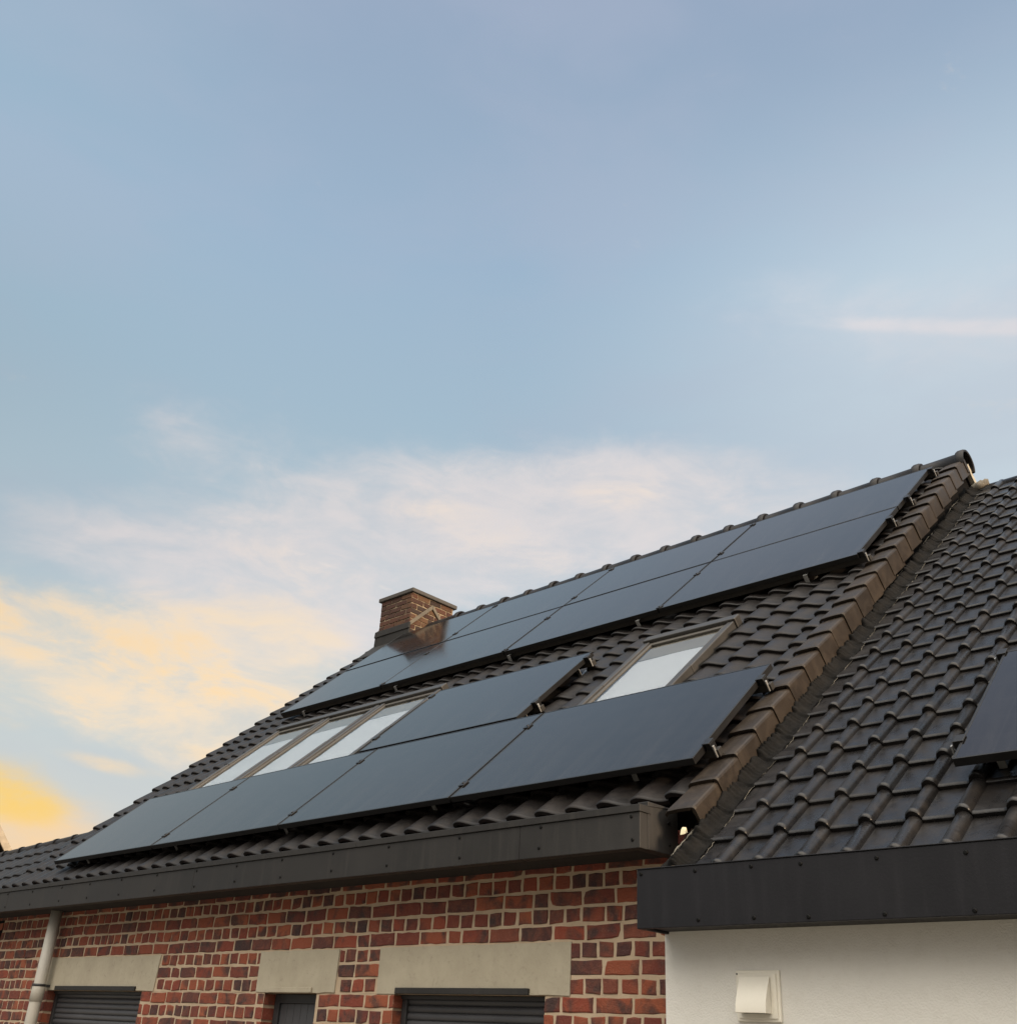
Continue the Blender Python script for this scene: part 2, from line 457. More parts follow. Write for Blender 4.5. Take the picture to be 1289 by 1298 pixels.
while x > XL - 8:
    rows = []
    for px, rr in ((x - .44, .050), (x - .06, .052), (x - .045, .060), (x, .060)):
        cx, cy, cz = ML(px, -1.845, -.255)
        rows.append([(px, cy + rr * math.cos(t), cz + rr * math.sin(t)) for t in [math.pi * (-.1 + 1.2 * k / 10) for k in range(11)]])
    mb.grid(rows, True); x -= .40
hpart(mb, 'side_ridge', MAT['tile'])
mb = MB()
a, b2 = ML(XL - 8, -1.86, -.30), ML(XL + .1, -1.86, -.30)
mb.quad(a, b2, (b2[0], 2 * b2[1] + 2.2, -2.4), (a[0], 2 * a[1] + 2.2, -2.4))
hpart(mb, 'side_back_roof', MAT['tile'])

# ------------------------------------------------------------------ main fascia (box gutter)
fas = MB()
edges = [-8.0, -3.0, .12, 3.133, 4.882 + 1.3, 6.93]
for a, b in zip(edges, edges[1:]):
    fas.box(a + .001, b - (.001 if b < 6.9 else 0), -2.5, -2.44, -2.408, -2.247)
fas.box(6.87, 6.9315, -2.4385, -2.205, -2.4065, -2.19)
fascia = hpart(fas, 'fascia', MAT['fascia'], .003, label='grey brown box gutter fascia with rivets under the main roof')
mb = MB()
for a, b in ((-8, .9), (.902, 4.88), (4.882, 6.935)):
    mb.box(a, b, -2.508, -2.42, -2.2465, -2.214)
mb.hexa([(-8, -2.47, -2.216), (6.935, -2.47, -2.216), (6.935, -2.2, -2.19), (-8, -2.2, -2.19),
         (-8, -2.47, -2.2125), (6.935, -2.47, -2.2125), (6.935, -2.2, -2.186), (-8, -2.2, -2.186)])
adopt(mb.build('drip_edge', MAT['fascia'], None, .003), fascia)
mb = MB(); mb.box(-8, 6.868, -2.4385, -2.19, -2.3985, -2.385)
hpart(mb, 'soffit', MAT['soffit'])
riv = MB()
rows = []
for (rr, d) in ((.0085, 0), (.0085, .0028), (.005, .005)):
    rows.append([(rr * math.cos(2 * math.pi * k / 8), -d, rr * math.sin(2 * math.pi * k / 8)) for k in range(8)])
ids = riv.grid(rows, True, True); riv.face(ids[-1])
riv_me = None
def rivet(x, y, z, parent, rotz=0.0):
    global riv_me
    if riv_me is None:
        o = riv.build('rivet', MAT['rivet']); riv_me = o
    else:
        o = riv_me.copy(); COL.objects.link(o)
    o.location = (x, y, z); o.rotation_euler = (0, 0, rotz); adopt(o, parent)
xs = [-1.9, -1.4, -.9, -.4, .1, .59, 1.13, 1.61, 2.11, 2.63, 3.155, 3.65, 4.155, 4.67, 5.17, 5.75, 6.322, 6.885]
for x in xs:
    rivet(x + random.uniform(-.004, .004), -2.5, -2.265 + random.uniform(-.003, .003), fascia)
    rivet(x + random.uniform(-.008, .008), -2.5, -2.366 + random.uniform(-.004, .004), fascia)
rivet(6.9315, -2.28, -2.262, fascia, RAD(90)); rivet(6.9315, -2.275, -2.36, fascia, RAD(90))

# ------------------------------------------------------------------ brick wall with windows
YW = -2.2
CZ = .0806; ZL = -2.756
WIN = [(.655, 2.183, .70, 2.183), (3.735, 4.275, 0, 0), (4.985, 6.117, 0, 0)]      # opening left / right
LINT = [(.56, 2.355), (3.64, 4.455), (4.84, 6.275)]
Z_OPEN_T, Z_OPEN_B = -2.999, -4.05
mb = MB(); joints = MB()
X0, X1 = -8.0, 7.03
def cut(iv, holes):
    out = [iv]
    for a, b in holes:
        nxt = []
        for x0, x1 in out:
            if b <= x0 or a >= x1: nxt.append((x0, x1)); continue
            if a > x0: nxt.append((x0, a))
            if b < x1: nxt.append((b, x1))
        out = nxt
    return out
def brick(mb, x0, x1, z0, z1, yf, depth, ax='x'):
    """a hand-made brick: slightly skewed box with chipped front edges; ax says which way its face runs"""
    e = lambda s: random.uniform(-s, s)
    yf = yf + random.uniform(-.0035, .0012); ch = random.uniform(.003, .006)
    # outline with a few points per side so that the arrises are ragged
    o = []
    nx = max(2, round((x1 - x0) / .045)); nz = 2
    for i in range(nx): o.append((x0 + (x1 - x0) * i / nx, z0))
    for i in range(nz): o.append((x1, z0 + (z1 - z0) * i / nz))
    for i in range(nx): o.append((x1 - (x1 - x0) * i / nx, z1))
    for i in range(nz): o.append((x0, z1 - (z1 - z0) * i / nz))
    tl, tr = e(.0035), e(.0035)
    o = [(x + e(.0028), z + e(.0026) + tl + (tr - tl) * (x - x0) / (x1 - x0)) for x, z in o]
    if random.random() < .3:                       # a knocked-off corner
        q = random.choice((0, nx, nx + nz, 2 * nx + nz)); k = random.uniform(.08, .2)
        mx, mz = (x0 + x1) / 2, (z0 + z1) / 2
        o[q] = (o[q][0] + (mx - o[q][0]) * k * .6, o[q][1] + (mz - o[q][1]) * k)
    mx, mz = sum(x for x, z in o) / len(o), sum(z for x, z in o) / len(o)
    f = [(x - math.copysign(min(ch, abs(x - mx)), x - mx) + e(.0012), z - math.copysign(min(ch, abs(z - mz)), z - mz) + e(.0012)) for x, z in o]
    mp = (lambda x, y, z: (x, y, z)) if ax == 'x' else (lambda x, y, z: (-y, x, z))
    ring0 = [mb.vert(mp(x, yf + e(.0008), z)) for x, z in f]
    ring1 = [mb.vert(mp(x, yf + ch * .8, z)) for x, z in o]
    ring2 = [mb.vert(mp(x, yf + depth, z)) for x, z in o]
    mb.face(ring0)
    n = len(o)
    for a, b in ((ring0, ring1), (ring1, ring2)):
        for k in range(n):
            k2 = (k + 1) % n; mb.face((a[k2], a[k], b[k], b[k2]))
top_course = 5
for k in range(-27, top_course + 1):
    z0 = ZL + k * CZ; z1 = z0 + CZ
    stretch = (k % 2 == 0)
    w = .2175 if stretch else .1085
    holes = []
    if k in (-1, -2, -3):
        holes += [(a - .004, b + .004) for a, b in LINT]
    if z1 < Z_OPEN_T + .02 and z0 > Z_OPEN_B - .02:
        holes += [(a, b) for a, b, _, _ in WIN]
    x = X0 + (0 if stretch else .054) + random.uniform(-.02, .02)
    while x < X1:
        ww = w * random.uniform(.95, 1.05)
        if random.random() < .04: ww *= 1.5 if not stretch else .52
        for a, b in cut((x, min(x + ww, X1)), holes):
            if b - a > .035:
                ja = .0 if any(abs(a - q) < 1e-6 for h in holes for q in h) else .0075 + random.uniform(0, .003)
                jb = .0 if any(abs(b - q) < 1e-6 for h in holes for q in h) else .0075 + random.uniform(0, .003)
                brick(mb, a + ja, b - jb, z0 + .0072, z1 - .0082, YW, .125)
        x += ww
# mortar core: slabs round the openings
wall = hpart(mb, 'wall', MAT['brick'], label='old red brickwork with pale sandy joints')
core = MB()
yb0, yb1 = YW + .0042, YW + .30
def core_grid(x0, x1, z0, z1):
    nx = max(1, int((x1 - x0) / .12)); nz = max(1, int((z1 - z0) / .05))
    core.grid([[(x0 + (x1 - x0) * i / nx, yb0 + random.uniform(-.0016, .0018), z0 + (z1 - z0) * k / nz) for i in range(nx + 1)] for k in range(nz + 1)], True)
xs_cut = [X0] + [c for a, b, _, _ in WIN for c in (a, b)] + [X1]
core_grid(X0, X1, Z_OPEN_T, -2.33)
core_grid(X0, X1, GROUND, Z_OPEN_B)
for i in range(0, len(xs_cut), 2):
    core_grid(xs_cut[i], xs_cut[i + 1], Z_OPEN_B, Z_OPEN_T)
for a, b, _, _ in WIN:     # reveals
    for xx in (a - .010, b + .010):
        core.quad((xx, yb0, Z_OPEN_B), (xx, yb1, Z_OPEN_B), (xx, yb1, Z_OPEN_T), (xx, yb0, Z_OPEN_T))
    core.quad((a, yb0, Z_OPEN_T), (b, yb0, Z_OPEN_T), (b, yb1, Z_OPEN_T), (a, yb1, Z_OPEN_T))
    core.quad((a, yb0, Z_OPEN_B), (b, yb0, Z_OPEN_B), (b, yb1, Z_OPEN_B), (a, yb1, Z_OPEN_B))
adopt(core.build('mortar', MAT['mortar']), wall)
# lintels
for (a, b), lab in zip(LINT, ('beige concrete lintel beside the drainpipe', 'shortest beige concrete lintel over the narrow window', 'beige concrete lintel nearest the white wall')):
    mb = MB(); e = lambda s=.006: random.uniform(-s, s)
    nx = 10
    zb, zt = -2.9965, -2.7585
    fr_b = [(a + (b - a) * i / nx + (e(.008) if i in (0, nx) else 0), YW - .003 + e(.001), zb + e(.003)) for i in range(nx + 1)]
    fr_t = [(a + (b - a) * i / nx + (e(.012) if i in (0, nx) else 0), YW - .003 + e(.001), zt + e(.003)) for i in range(nx + 1)]
    bk_b = [(x, YW + .15, z) for x, y, z in fr_b]; bk_t = [(x, YW + .15, z) for x, y, z in fr_t]
    mb.grid([fr_b, fr_t], False); mb.grid([fr_t, bk_t], False); mb.grid([bk_b, fr_b], False)
    for i in (0, nx): mb.quad(fr_b[i], bk_b[i], bk_t[i], fr_t[i])
    hpart(mb, 'lintel', MAT['lintel'], .004, label=lab)
# shutters and the narrow window
YS = YW + .085
def shutter(a, b, strip, lab):
    s = MB(); n = int((Z_OPEN_T - Z_OPEN_B) / .0385)
    for i in range(n):
        zt = Z_OPEN_T - .012 - i * .0385
        prof = [(YS + .012, zt + .002), (YS + .004, zt - .002), (YS - .001, zt - .008), (YS - .003, zt - .018), (YS - .001, zt - .028), (YS + .004, zt - .034), (YS + .012, zt - .0375)]
        s.grid([[(a + .035, y, z) for y, z in prof], [(b - .030, y, z) for y, z in prof]], True)
    s.quad((a, YS + .03, Z_OPEN_B), (b, YS + .03, Z_OPEN_B), (b, YS + .03, Z_OPEN_T), (a, YS + .03, Z_OPEN_T))
    o = hpart(s, 'roller_shutter', MAT['shutter'], label=lab)
    for x0, x1 in ((a + .003, a + .042), (b - .040, b - .003)):
        g = MB(); g.box(x0, x1, YS - .018, YS + .02, Z_OPEN_B + .003, Z_OPEN_T - .003)
        adopt(g.build('guide_rail', MAT['guide'], None, .003), o)
    h = MB(); h.box(a + .004, b - .004, YS - .03, YS - .005, Z_OPEN_T - .022, Z_OPEN_T - .002)
    adopt(h.build('head_profile', MAT['guide'], None, .002), o)
    t = MB(); t.box(strip[0], strip[1], YW - .018, YW - .0035, -2.999, -2.968)
    adopt(t.build('trim_strip', MAT['fascia'], None, .003), o)
shutter(WIN[0][0], WIN[0][1], (.80, 2.10), 'grey roller shutter lowered beside the drainpipe')
shutter(WIN[2][0], WIN[2][1], (5.01, 6.02), 'grey roller shutter lowered nearest the white wall')
a, b = WIN[1][0], WIN[1][1]
mb = MB()
mb.box(a + .003, a + .055, YS, YS + .05, Z_OPEN_B + .003, Z_OPEN_T - .003); mb.box(b - .055, b - .003, YS, YS + .05, Z_OPEN_B + .003, Z_OPEN_T - .003)
mb.box(a + .056, b - .056, YS, YS + .05, Z_OPEN_T - .055, Z_OPEN_T - .003); mb.box(a + .056, b - .056, YS, YS + .05, Z_OPEN_B + .003, Z_OPEN_B + .06)
w2 = hpart(mb, 'window', MAT['guide'], .003, label='narrow dark window between the two shutters')
mb = MB()
nb = 6; w_ = (b - a - .112) / nb
for i in range(nb):
    mb.box(a + .056 + i * w_ + .001, a + .056 + (i + 1) * w_ - .001, YS + .015, YS + .03, Z_OPEN_B + .061, Z_OPEN_T - .056)
mb.quad((a, YS + .04, Z_OPEN_B), (b, YS + .04, Z_OPEN_B), (b, YS + .04, Z_OPEN_T), (a, YS + .04, Z_OPEN_T))
adopt(mb.build('board_panel', MAT['shutter'], None, .002), w2)
mb = MB(); mb.box(3.80, 4.235, YW - .016, YW - .0035, -2.999, -2.968)
adopt(mb.build('trim_strip', MAT['lintel'], None, .003), w2)

# ------------------------------------------------------------------ skylights
def skylight(a, b, c, d, lab):
    top = -.050
    mb = MB()
    fw = .052
    # outer metal cladding: left, right, top hood, bottom
    def bar(mb, u0, u1, v0, v1, n0, n1): mb.box(u0, u1, v0, v1, n0, n1, M)
    mid = (c + d) / 2 - .04
    for u0, u1 in ((a, a + fw), (b - fw, b)):
        bar(mb, u0, u1, c, mid - .0015, -.19, top); bar(mb, u0, u1, mid + .0015, d - .052, -.19, top - .003)
    bar(mb, a + fw + .001, b - fw - .001, c, c + .07, -.19, top)
    o = hpart(mb, 'skylight', MAT['sky_frame'], .006, label=lab)
    mb = MB(); bar(mb, a - .012, b + .012, d - .05, d + .035, -.19, top + .014)
    adopt(mb.build('top_hood', MAT['sky_frame'], None, .008), o)
    # inner sash
    mb = MB(); i0, i1 = a + fw + .001, b - fw - .001; sw = .030
    bar(mb, i0, i0 + sw, c + .072, d - .052, -.15, top - .014); bar(mb, i1 - sw, i1, c + .072, d - .052, -.15, top - .014)
    bar(mb, i0 + sw + .001, i1 - sw - .001, d - .10, d - .052, -.15, top - .014)
    adopt(mb.build('sash', MAT['sash'], None, .004), o)
    g0, g1 = i0 + sw, i1 - sw
    mb = MB(); mb.quad(M(g0, c + .07, top - .024), M(g1, c + .07, top - .024), M(g1, d - .1, top - .024), M(g0, d - .1, top - .024))
    adopt(mb.build('pane', MAT['pane']), o)
    # blind pulled most of the way up behind the glass; above it a plain beige band
    vb = d - .34
    mb = MB()
    nn = 14
    rows = []
    for k in range(nn + 1):
        v = c + .06 + (vb - c - .06) * k / nn
        rows.append([M(g0 + (g1 - g0) * i / 6, v, top - .040 + .002 * math.sin(k * 2.1 + i)) for i in range(7)])
    mb.grid(rows, True)
    adopt(mb.build('blind', MAT['blind']), o)
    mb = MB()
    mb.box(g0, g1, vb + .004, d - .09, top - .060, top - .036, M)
    adopt(mb.build('top_band', MAT['beige_band'], None, .004), o)
    # flashing skirt
    mb = MB()
    for u0, u1 in ((a - .055, a - .002), (b + .002, b + .055)):
        mb.quad(M(u0, c, -.128), M(u1, c, -.098), M(u1, d + .03, -.098), M(u0, d + .03, -.128))
    mb.quad(M(a - .055, d + .036, -.098), M(b + .055, d + .036, -.098), M(b + .055, d + .10, -.112), M(a - .055, d + .10, -.112))
    adopt(mb.build('flashing', MAT['sky_frame']), o)
for q, lab in zip(SKY, ('skylight farthest from the white wall in the row of three', 'middle skylight of the row of three',
                        'skylight touching the single raised solar panel', 'lone skylight among bare tiles near the gable edge')):
    skylight(*q, lab)

# ------------------------------------------------------------------ chimney
cx0, cx1, cy0, cy1, ctop = -.53, .095, 1.660, 2.40, 2.045
mb = MB(); core = MB()
hC = .0715
z = ctop - 16 * hC; k = 0
while z < ctop - .01:
    z1 = min(z + hC, ctop)
    ww = .205 if k % 2 else .205
    for side in range(3):
        if side == 0: lo, hi = cx0, cx1
        elif side == 1: lo, hi = cy0, cy1
        else: lo, hi = cy0, cy1
        off = 0 if (k + side) % 2 else -.1
        x = lo + off
        while x < hi - .01:
            a, b = max(x, lo), min(x + ww, hi)
            if b - a > .03:
                p = (a + .005, b - .005, z + .005, z1 - .006)
                if side == 0: brick(mb, *p, cy0, .09)
                elif side == 1:
                    brick(mb, *p, -cx1, .09, 'y')
                else:
                    n0 = len(mb.v); brick(mb, *p, -cx1, .09, 'y')
                    for q in range(n0, len(mb.v)):
                        X, Y, Z = mb.v[q]; mb.v[q] = (cx0 + cx1 - X, Y, Z)
            x += ww
    z = z1; k += 1
chim = hpart(mb, 'chimney', MAT['chimney_brick'], label='small brick chimney straddling the ridge with a flat slab on top')
core.box(cx0 + .007, cx1 - .007, cy0 + .007, cy1 - .003, ctop - 1.3, ctop - .002)
adopt(core.build('mortar', MAT['chimney_mortar']), chim)
mb = MB(); mb.box(cx0 - .04, cx1 + .03, cy0 - .025, cy1 + .04, ctop + .001, ctop + .055)
adopt(mb.build('cap', MAT['cap'], None, .008), chim)
# lead: front apron, side flashing following both slopes
mb = MB()
zt = 1.617
mb.hexa([(cx0 - .03, cy0 - .028, 1.36), (cx1 + .028, cy0 - .028, 1.36), (cx1 + .028, cy0 - .006, 1.36), (cx0 - .03, cy0 - .006, 1.36),
         (cx0 - .03, cy0 - .022, zt - .075), (cx1 + .028, cy0 - .022, zt - .075), (cx1 + .028, cy0 - .006, zt - .075), (cx0 - .03, cy0 - .006, zt - .075)])
mb.hexa([(cx0 - .035, cy0 - .034, zt - .085), (cx1 + .032, cy0 - .034, zt - .085), (cx1 + .032, cy0 - .005, zt - .085), (cx0 - .035, cy0 - .005, zt - .085),
         (cx0 - .035, cy0 - .026, zt), (cx1 + .032, cy0 - .026, zt), (cx1 + .032, cy0 - .005, zt), (cx0 - .035, cy0 - .005, zt)])
# skirt on the tiles
mb.hexa([(cx0 - .14, cy0 - .20, 1.36 - .160), (cx1 + .10, cy0 - .20, 1.36 - .160), (cx1 + .04, cy0 - .01, 1.30), (cx0 - .10, cy0 - .01, 1.30),
         (cx0 - .14, cy0 - .20, 1.36 - .145), (cx1 + .10, cy0 - .20, 1.36 - .145), (cx1 + .04, cy0 - .01, 1.42), (cx0 - .06, cy0 - .01, 1.42)])
adopt(mb.build('apron_flashing', MAT['lead_chimney'], None, .004), chim)
for sx, x0, x1 in ((1, cx1 + .003, cx1 + .022), (-1, cx0 - .022, cx0 - .003)):
    mb = MB(); pk = 1.972; s0 = (cy0 - .02, zt); s1 = (APEX_Y, pk); s2 = (cy1 + .02, zt - .02)
    for (y0, z0_), (y1, z1_) in ((s0, (s1[0] - .002, s1[1])), ((s1[0] + .002, s1[1]), s2)):
        mb.hexa([(x0, y0, z0_ - .06), (x1, y0, z0_ - .06), (x1, y1, z1_ - .06), (x0, y1, z1_ - .06),
                 (x0, y0, z0_), (x1, y0, z0_), (x1, y1, z1_), (x0, y1, z1_)])
    adopt(mb.build('side_flashing', MAT['flash_side'], None, .003), chim)

# ================================================================== EXTENSION
XE = 6.986; XE2 = 13.0
ext = tag(empty('house_extension', (9, -2.4, GROUND)),
          'white rendered extension with a lower dark tiled roof and deep anthracite fascia', 'house')
def epart(mb, name, mat, bevel=0.0, label=None):
    o = mb.build(name, mat, None, bevel); adopt(o, ext)
    if label: o['label'] = label
    return o
mb = MB(); mb.box(XE, XE2, -2.4, -2.205, GROUND, -2.69)
epart(mb, 'wall', MAT['plaster'], .006)
mb = MB(); mb.box(XE + .002, XE2, -2.6, -2.575, -2.764, -2.524); mb.box(XE + .003, XE2, -2.573, -2.22, -2.754, -2.735)
mb.box(XE + .002, XE + .025, -2.573, -2.35, -2.764, -2.60)
efas = epart(mb, 'fascia', MAT['fascia_right'], .003)
mb = MB(); mb.box(XE, XE2, -2.604, -2.55, -2.5235, -2.519)
adopt(mb.build('drip_edge', MAT['fascia_right'], None, .0015), efas)
for x, z in ((7.011, -2.542), (7.29, -2.546), (7.558, -2.546), (7.778, -2.551), (8.089, -2.552), (8.417, -2.557), (8.75, -2.556), (9.05, -2.553),
             (7.56, -2.739), (7.30, -2.738), (7.796, -2.745), (8.098, -2.747), (8.419, -2.748), (8.75, -2.748)):
    rivet(x, -2.6, z, efas)
# roof
WR = .1925; GR = .2515; VR0 = .196 - GR
UR0 = 7.374 - .83 * WR
mb = MB()
tile_field(mb, R, UR0, 29, WR, VR0, 24, GR, 0.0, PROF_R, lift=.024, thick=.021, collar=collar_r, jit=.8, vmax=6.02)
mb.quad(R(7.05, -.08, -.03), R(XE2, -.08, -.03), R(XE2, 5.98, -.03), R(7.05, 5.98, -.03))
epart(mb, 'roof', MAT['tile_right'])
RY, RZ = R(0, 5.975, 0)[1:]
mb = MB()
for (p, q) in ((R(7.1, 5.98, -.03), R(XE2, 5.98, -.03)),):
    mb.quad(p, q, (q[0], q[1] + 4.4, q[2] - 3.74), (p[0], p[1] + 4.4, p[2] - 3.74))
epart(mb, 'back_roof', MAT['tile_right'])
mb = MB()
x = 7.30
first = True
while x < XE2:
    rows = []
    for px, rr in ((x - (.13 if first else 0), .075), (x + .34, .075), (x + .345, .098), (x + .40, .098)):
        rows.append([(px, RY + .02 + rr * math.cos(t), RZ - .035 + rr * math.sin(t)) for t in [math.pi * (-.15 + 1.3 * k / 12) for k in range(13)]])
    mb.grid(rows, True); x += .40; first = False
epart(mb, 'ridge', MAT['tile_right'])
# crinkled lead along the abutment with the main gable
mb = MB()
rng = random.Random(3)
rows = []
nv = 900
ph = [rng.uniform(0, 6.28) for _ in range(6)]
for i in range(nv + 1):
    v = -.04 + 5.98 * i / nv
    ph_c = ((v - VR0) / GR) % 1.0
    pinch = 1 - .55 * math.exp(-((ph_c - .03) / .07) ** 2) - .55 * math.exp(-((ph_c - 1.03) / .07) ** 2)
    step = .018 * (1 - ph_c)
    wob = .012 * math.sin(v * 5.3 + ph[0]) + .007 * math.sin(v * 13.1 + ph[1])
    row = []
    for j in range(19):
        t = j / 18
        u = 7.078 + t * (.145 + wob * .6)
        prof = .012 * math.exp(-((t - .0) / .10) ** 2) + .050 * pinch * math.exp(-((t - .46) / .21) ** 2)
        cr = .0075 * math.sin(v * 150 + 3 * math.sin(v * 31) + 7 * t + 2.2 * math.sin(v * 17)) * math.exp(-((t - .48) / .3) ** 2) + rng.uniform(-.0022, .0022)
        row.append(R(u, v, .012 + prof + step * (1 - t * .4) + cr))
    rows.append(row)
mb.grid(rows, True)
epart(mb, 'abutment_flashing', MAT['lead'], label='crinkled dark lead strip along the gable')
# the uneven bead along its upper and lower edges
for (u0, h, amp, rr, nm) in ((7.086, .030, .008, .0042, 'mortar_bead'), (7.224, .014, .012, .0013, 'sealant_bead')):
    mb = MB(); pts = []
    n = 260
    for i in range(n + 1):
        v = .05 + 5.75 * i / n
        pts.append(R(u0 + rng.uniform(-.3, .3) * amp + amp * .7 * math.sin(v * 5.3 + ph[0]) + .002, v, h + rng.uniform(-.4, .4) * amp + .012 * math.sin(v * 7 + 1) * (h > .025)))
    tube(mb, pts, [rr * rng.uniform(.35, 1.5) for _ in pts], 6)
    epart(mb, nm, MAT['light_mortar'] if h > .025 else MAT['light_mortar'])
# mortar lump closing the ridge end, and a small cream piece at the eave
mb = MB()
c = Vector((7.19, RY - .02, RZ + .02))
rows = []
for i in range(9):
    th = math.pi * i / 8
    rows.append([c + Vector((.085 * math.sin(th) * math.cos(2 * math.pi * k / 12) + .05 * math.cos(th), .06 * math.sin(th) * math.sin(2 * math.pi * k / 12), .055 * math.cos(th))) * rng.uniform(.8, 1.15) for k in range(12)])
mb.grid(rows, True, True)
epart(mb, 'mortar_lump', MAT['light_mortar'])
mb = MB()
mb.hexa([(7.060, -2.375, -2.345), (7.085, -2.368, -2.340), (7.085, -2.345, -2.330), (7.056, -2.342, -2.334),
         (7.060, -2.368, -2.318), (7.080, -2.362, -2.312), (7.080, -2.350, -2.304), (7.058, -2.352, -2.302)])
epart(mb, 'cream_piece', MAT['cream_bit'], .004)

# ================================================================== VENT AND DRAINPIPE
vent = tag(empty('vent_hood', (7.445, -2.4, -3.1)), 'cream plastic vent hood screwed to the white rendered wall', 'vent')
mb = MB(); vy = -2.4
mb.box(7.346, 7.545, vy - .012, vy - .0005, -3.099, -2.911)
o = mb.build('back_plate', MAT['vent'], None, .004); adopt(o, vent)
mb = MB(); mb.box(7.358, 7.533, vy - .018, vy - .0125, -3.088, -2.924)
o = mb.build('rim', MAT['vent'], None, .003); adopt(o, vent)
mb = MB()
prof = []
for i in range(15):
    t = i / 14
    prof.append((vy - .024 - .048 * math.sin(t * math.pi / 2) ** 1.2, -2.936 - .133 * t ** 1.05))
XA = lambda y: 7.372 + .1 * (vy - .024 - y)
XB = lambda y: 7.508 + .1 * (vy - .024 - y)
inn = [(y + .006, z - .002) for y, z in prof]
mb.grid([[(XA(y), y, z) for y, z in prof], [(XB(y), y, z) for y, z in prof]], True)
mb.grid([[(XA(y) + .005, y, z) for y, z in inn], [(XB(y) - .005, y, z) for y, z in inn]], True)
for X_, k in ((XA, .005), (XB, -.005)):
    mb.face([mb.vert((X_(y), y, z)) for y, z in prof] + [mb.vert((X_(vy - .018), vy - .018, prof[-1][1]))])
    mb.face([mb.vert((X_(y) + k, y, z)) for y, z in inn] + [mb.vert((X_(vy - .018) + k, vy - .018, inn[-1][1] + .001))])
(py, pz), (iy, iz) = prof[-1], inn[-1]
mb.quad((XA(py), py, pz), (XB(py), py, pz), (XB(iy) - .005, iy, iz), (XA(iy) + .005, iy, iz))
adopt(mb.build('hood', MAT['vent']), vent)
mb = MB(); mb.box(7.382, 7.498, vy - .0215, vy - .0182, -3.07, -2.95)
adopt(mb.build('opening', MAT['dark_wall']), vent)
mb = MB(); tube(mb, [(7.3535, vy - .0125, -2.9255), (7.3535, vy - .0165, -2.9255)], .003, 8)
adopt(mb.build('screw', MAT['rivet']), vent)

pipe = tag(empty('drainpipe', (.665, -2.3, GROUND)), 'pale grey round drainpipe running down the brick wall beside a shuttered window', 'drainpipe')
mb = MB(); tube(mb, [(.665, -2.285, GROUND + .01), (.665, -2.285, -3.03), (.665, -2.285, -2.40)], .047, 28)
adopt(mb.build('pipe', MAT['pipe']), pipe)
mb = MB(); tube(mb, [(.665, -2.285, -3.09), (.665, -2.285, -2.985), (.665, -2.285, -2.975)], [.052, .052, .049], 28)
adopt(mb.build('socket', MAT['pipe']), pipe)
mb = MB(); tube(mb, [(.665, -2.285, -2.978), (.665, -2.285, -2.960)], .054, 28); mb.box(.645, .685, -2.24, -2.192, -2.979, -2.961)
adopt(mb.build('bracket', MAT['guide']), pipe)

# ================================================================== SOLAR PANELS
PW, PH, PT = 1.74, 1.0974, .036
def panel_meshes(fr_w=1.724, fr_h=1.080):
    f = MB(); w, h = fr_w, fr_h; e = .011
    f.box(0, w, 0, e, -PT, 0); f.box(0, w, h - e, h, -PT, 0)
    f.box(0, e, e + .0005, h - e - .0005, -PT, 0); f.box(w - e, w, e + .0005, h - e - .0005, -PT, 0)
    g = MB(); g.box(e + .0005, w - e - .0005, e + .0005, h - e - .0005, -.008, -.0015)
    bk = MB(); bk.box(e + .001, w - e - .001, e + .001, h - e - .001, -.012, -.0085)
    return f, g, bk
proto = None
def basis(pitch): return Matrix.Rotation(pitch, 4, 'X')
def solar_panel(fr, pitch, u, v, n, label, group):
    global proto
    if proto is None:
        root = empty('solar_panel', (0, 0, 0))
        f, g, bk = panel_meshes()
        kids = [f.build('frame', MAT['frame_black'], root, .0015), g.build('glass', MAT['pv_glass'], root), bk.build('backsheet', MAT['frame_black'], root)]
        proto = (root, kids)
    else:
        root = proto[0].copy(); COL.objects.link(root)
        for k in proto[1]:
            c = k.copy(); COL.objects.link(c); c.parent = root
    j = lambda a: random.uniform(-a, a)
    root.location = fr(u, v, n + j(.0015)); root.rotation_euler = (pitch + j(.0012), j(.0012), j(.0006))
    tag(root, label, 'solar panel', group)
names_low = ['black panel at the lower outer corner of the upper array, above the three skylights',
             'black panel in the lower row of the upper array, second from the chimney',
             'black panel in the lower row of the upper array, second from the gable',
             'black panel of the upper array just above the lone skylight, next to the gable']
names_top = ['black solar panel directly under the brick chimney with the chimney mirrored in it',
             'black solar panel along the ridge, second from the chimney',
             'black solar panel along the ridge, third from the chimney',
             'black solar panel along the ridge at the top of the gable edge']
for c in range(4):
    solar_panel(M, PITCH, c * PW + .008, .006, 0, names_low[c], 'solar panels in the two-row upper array')
    solar_panel(M, PITCH, c * PW + .008, PH + .010, 0, names_top[c], 'solar panels in the two-row upper array')
LU, LV = .037, -2.898
names_l = ['black solar panel at the far bottom corner of the roof, near the drainpipe',
           'black panel in the bottom row directly below the row of three skylights',
           'black solar panel in the bottom row directly below the single raised panel',
           'black panel in the bottom row at the foot of the lone skylight, nearest the gable']
for c in range(4):
    solar_panel(M, PITCH, LU + c * PW + .008, LV + .006, 0, names_l[c], 'solar panels in the bottom row')
solar_panel(M, PITCH, 3.253, -1.776, 0, 'single black solar panel raised above the bottom row between the skylights', 'solar panels between the skylights')
solar_panel(R, P2, 8.285, .428, .14, 'black solar panel on the lower roof of the white extension, cut by the photo edge', 'solar panels on the extension')

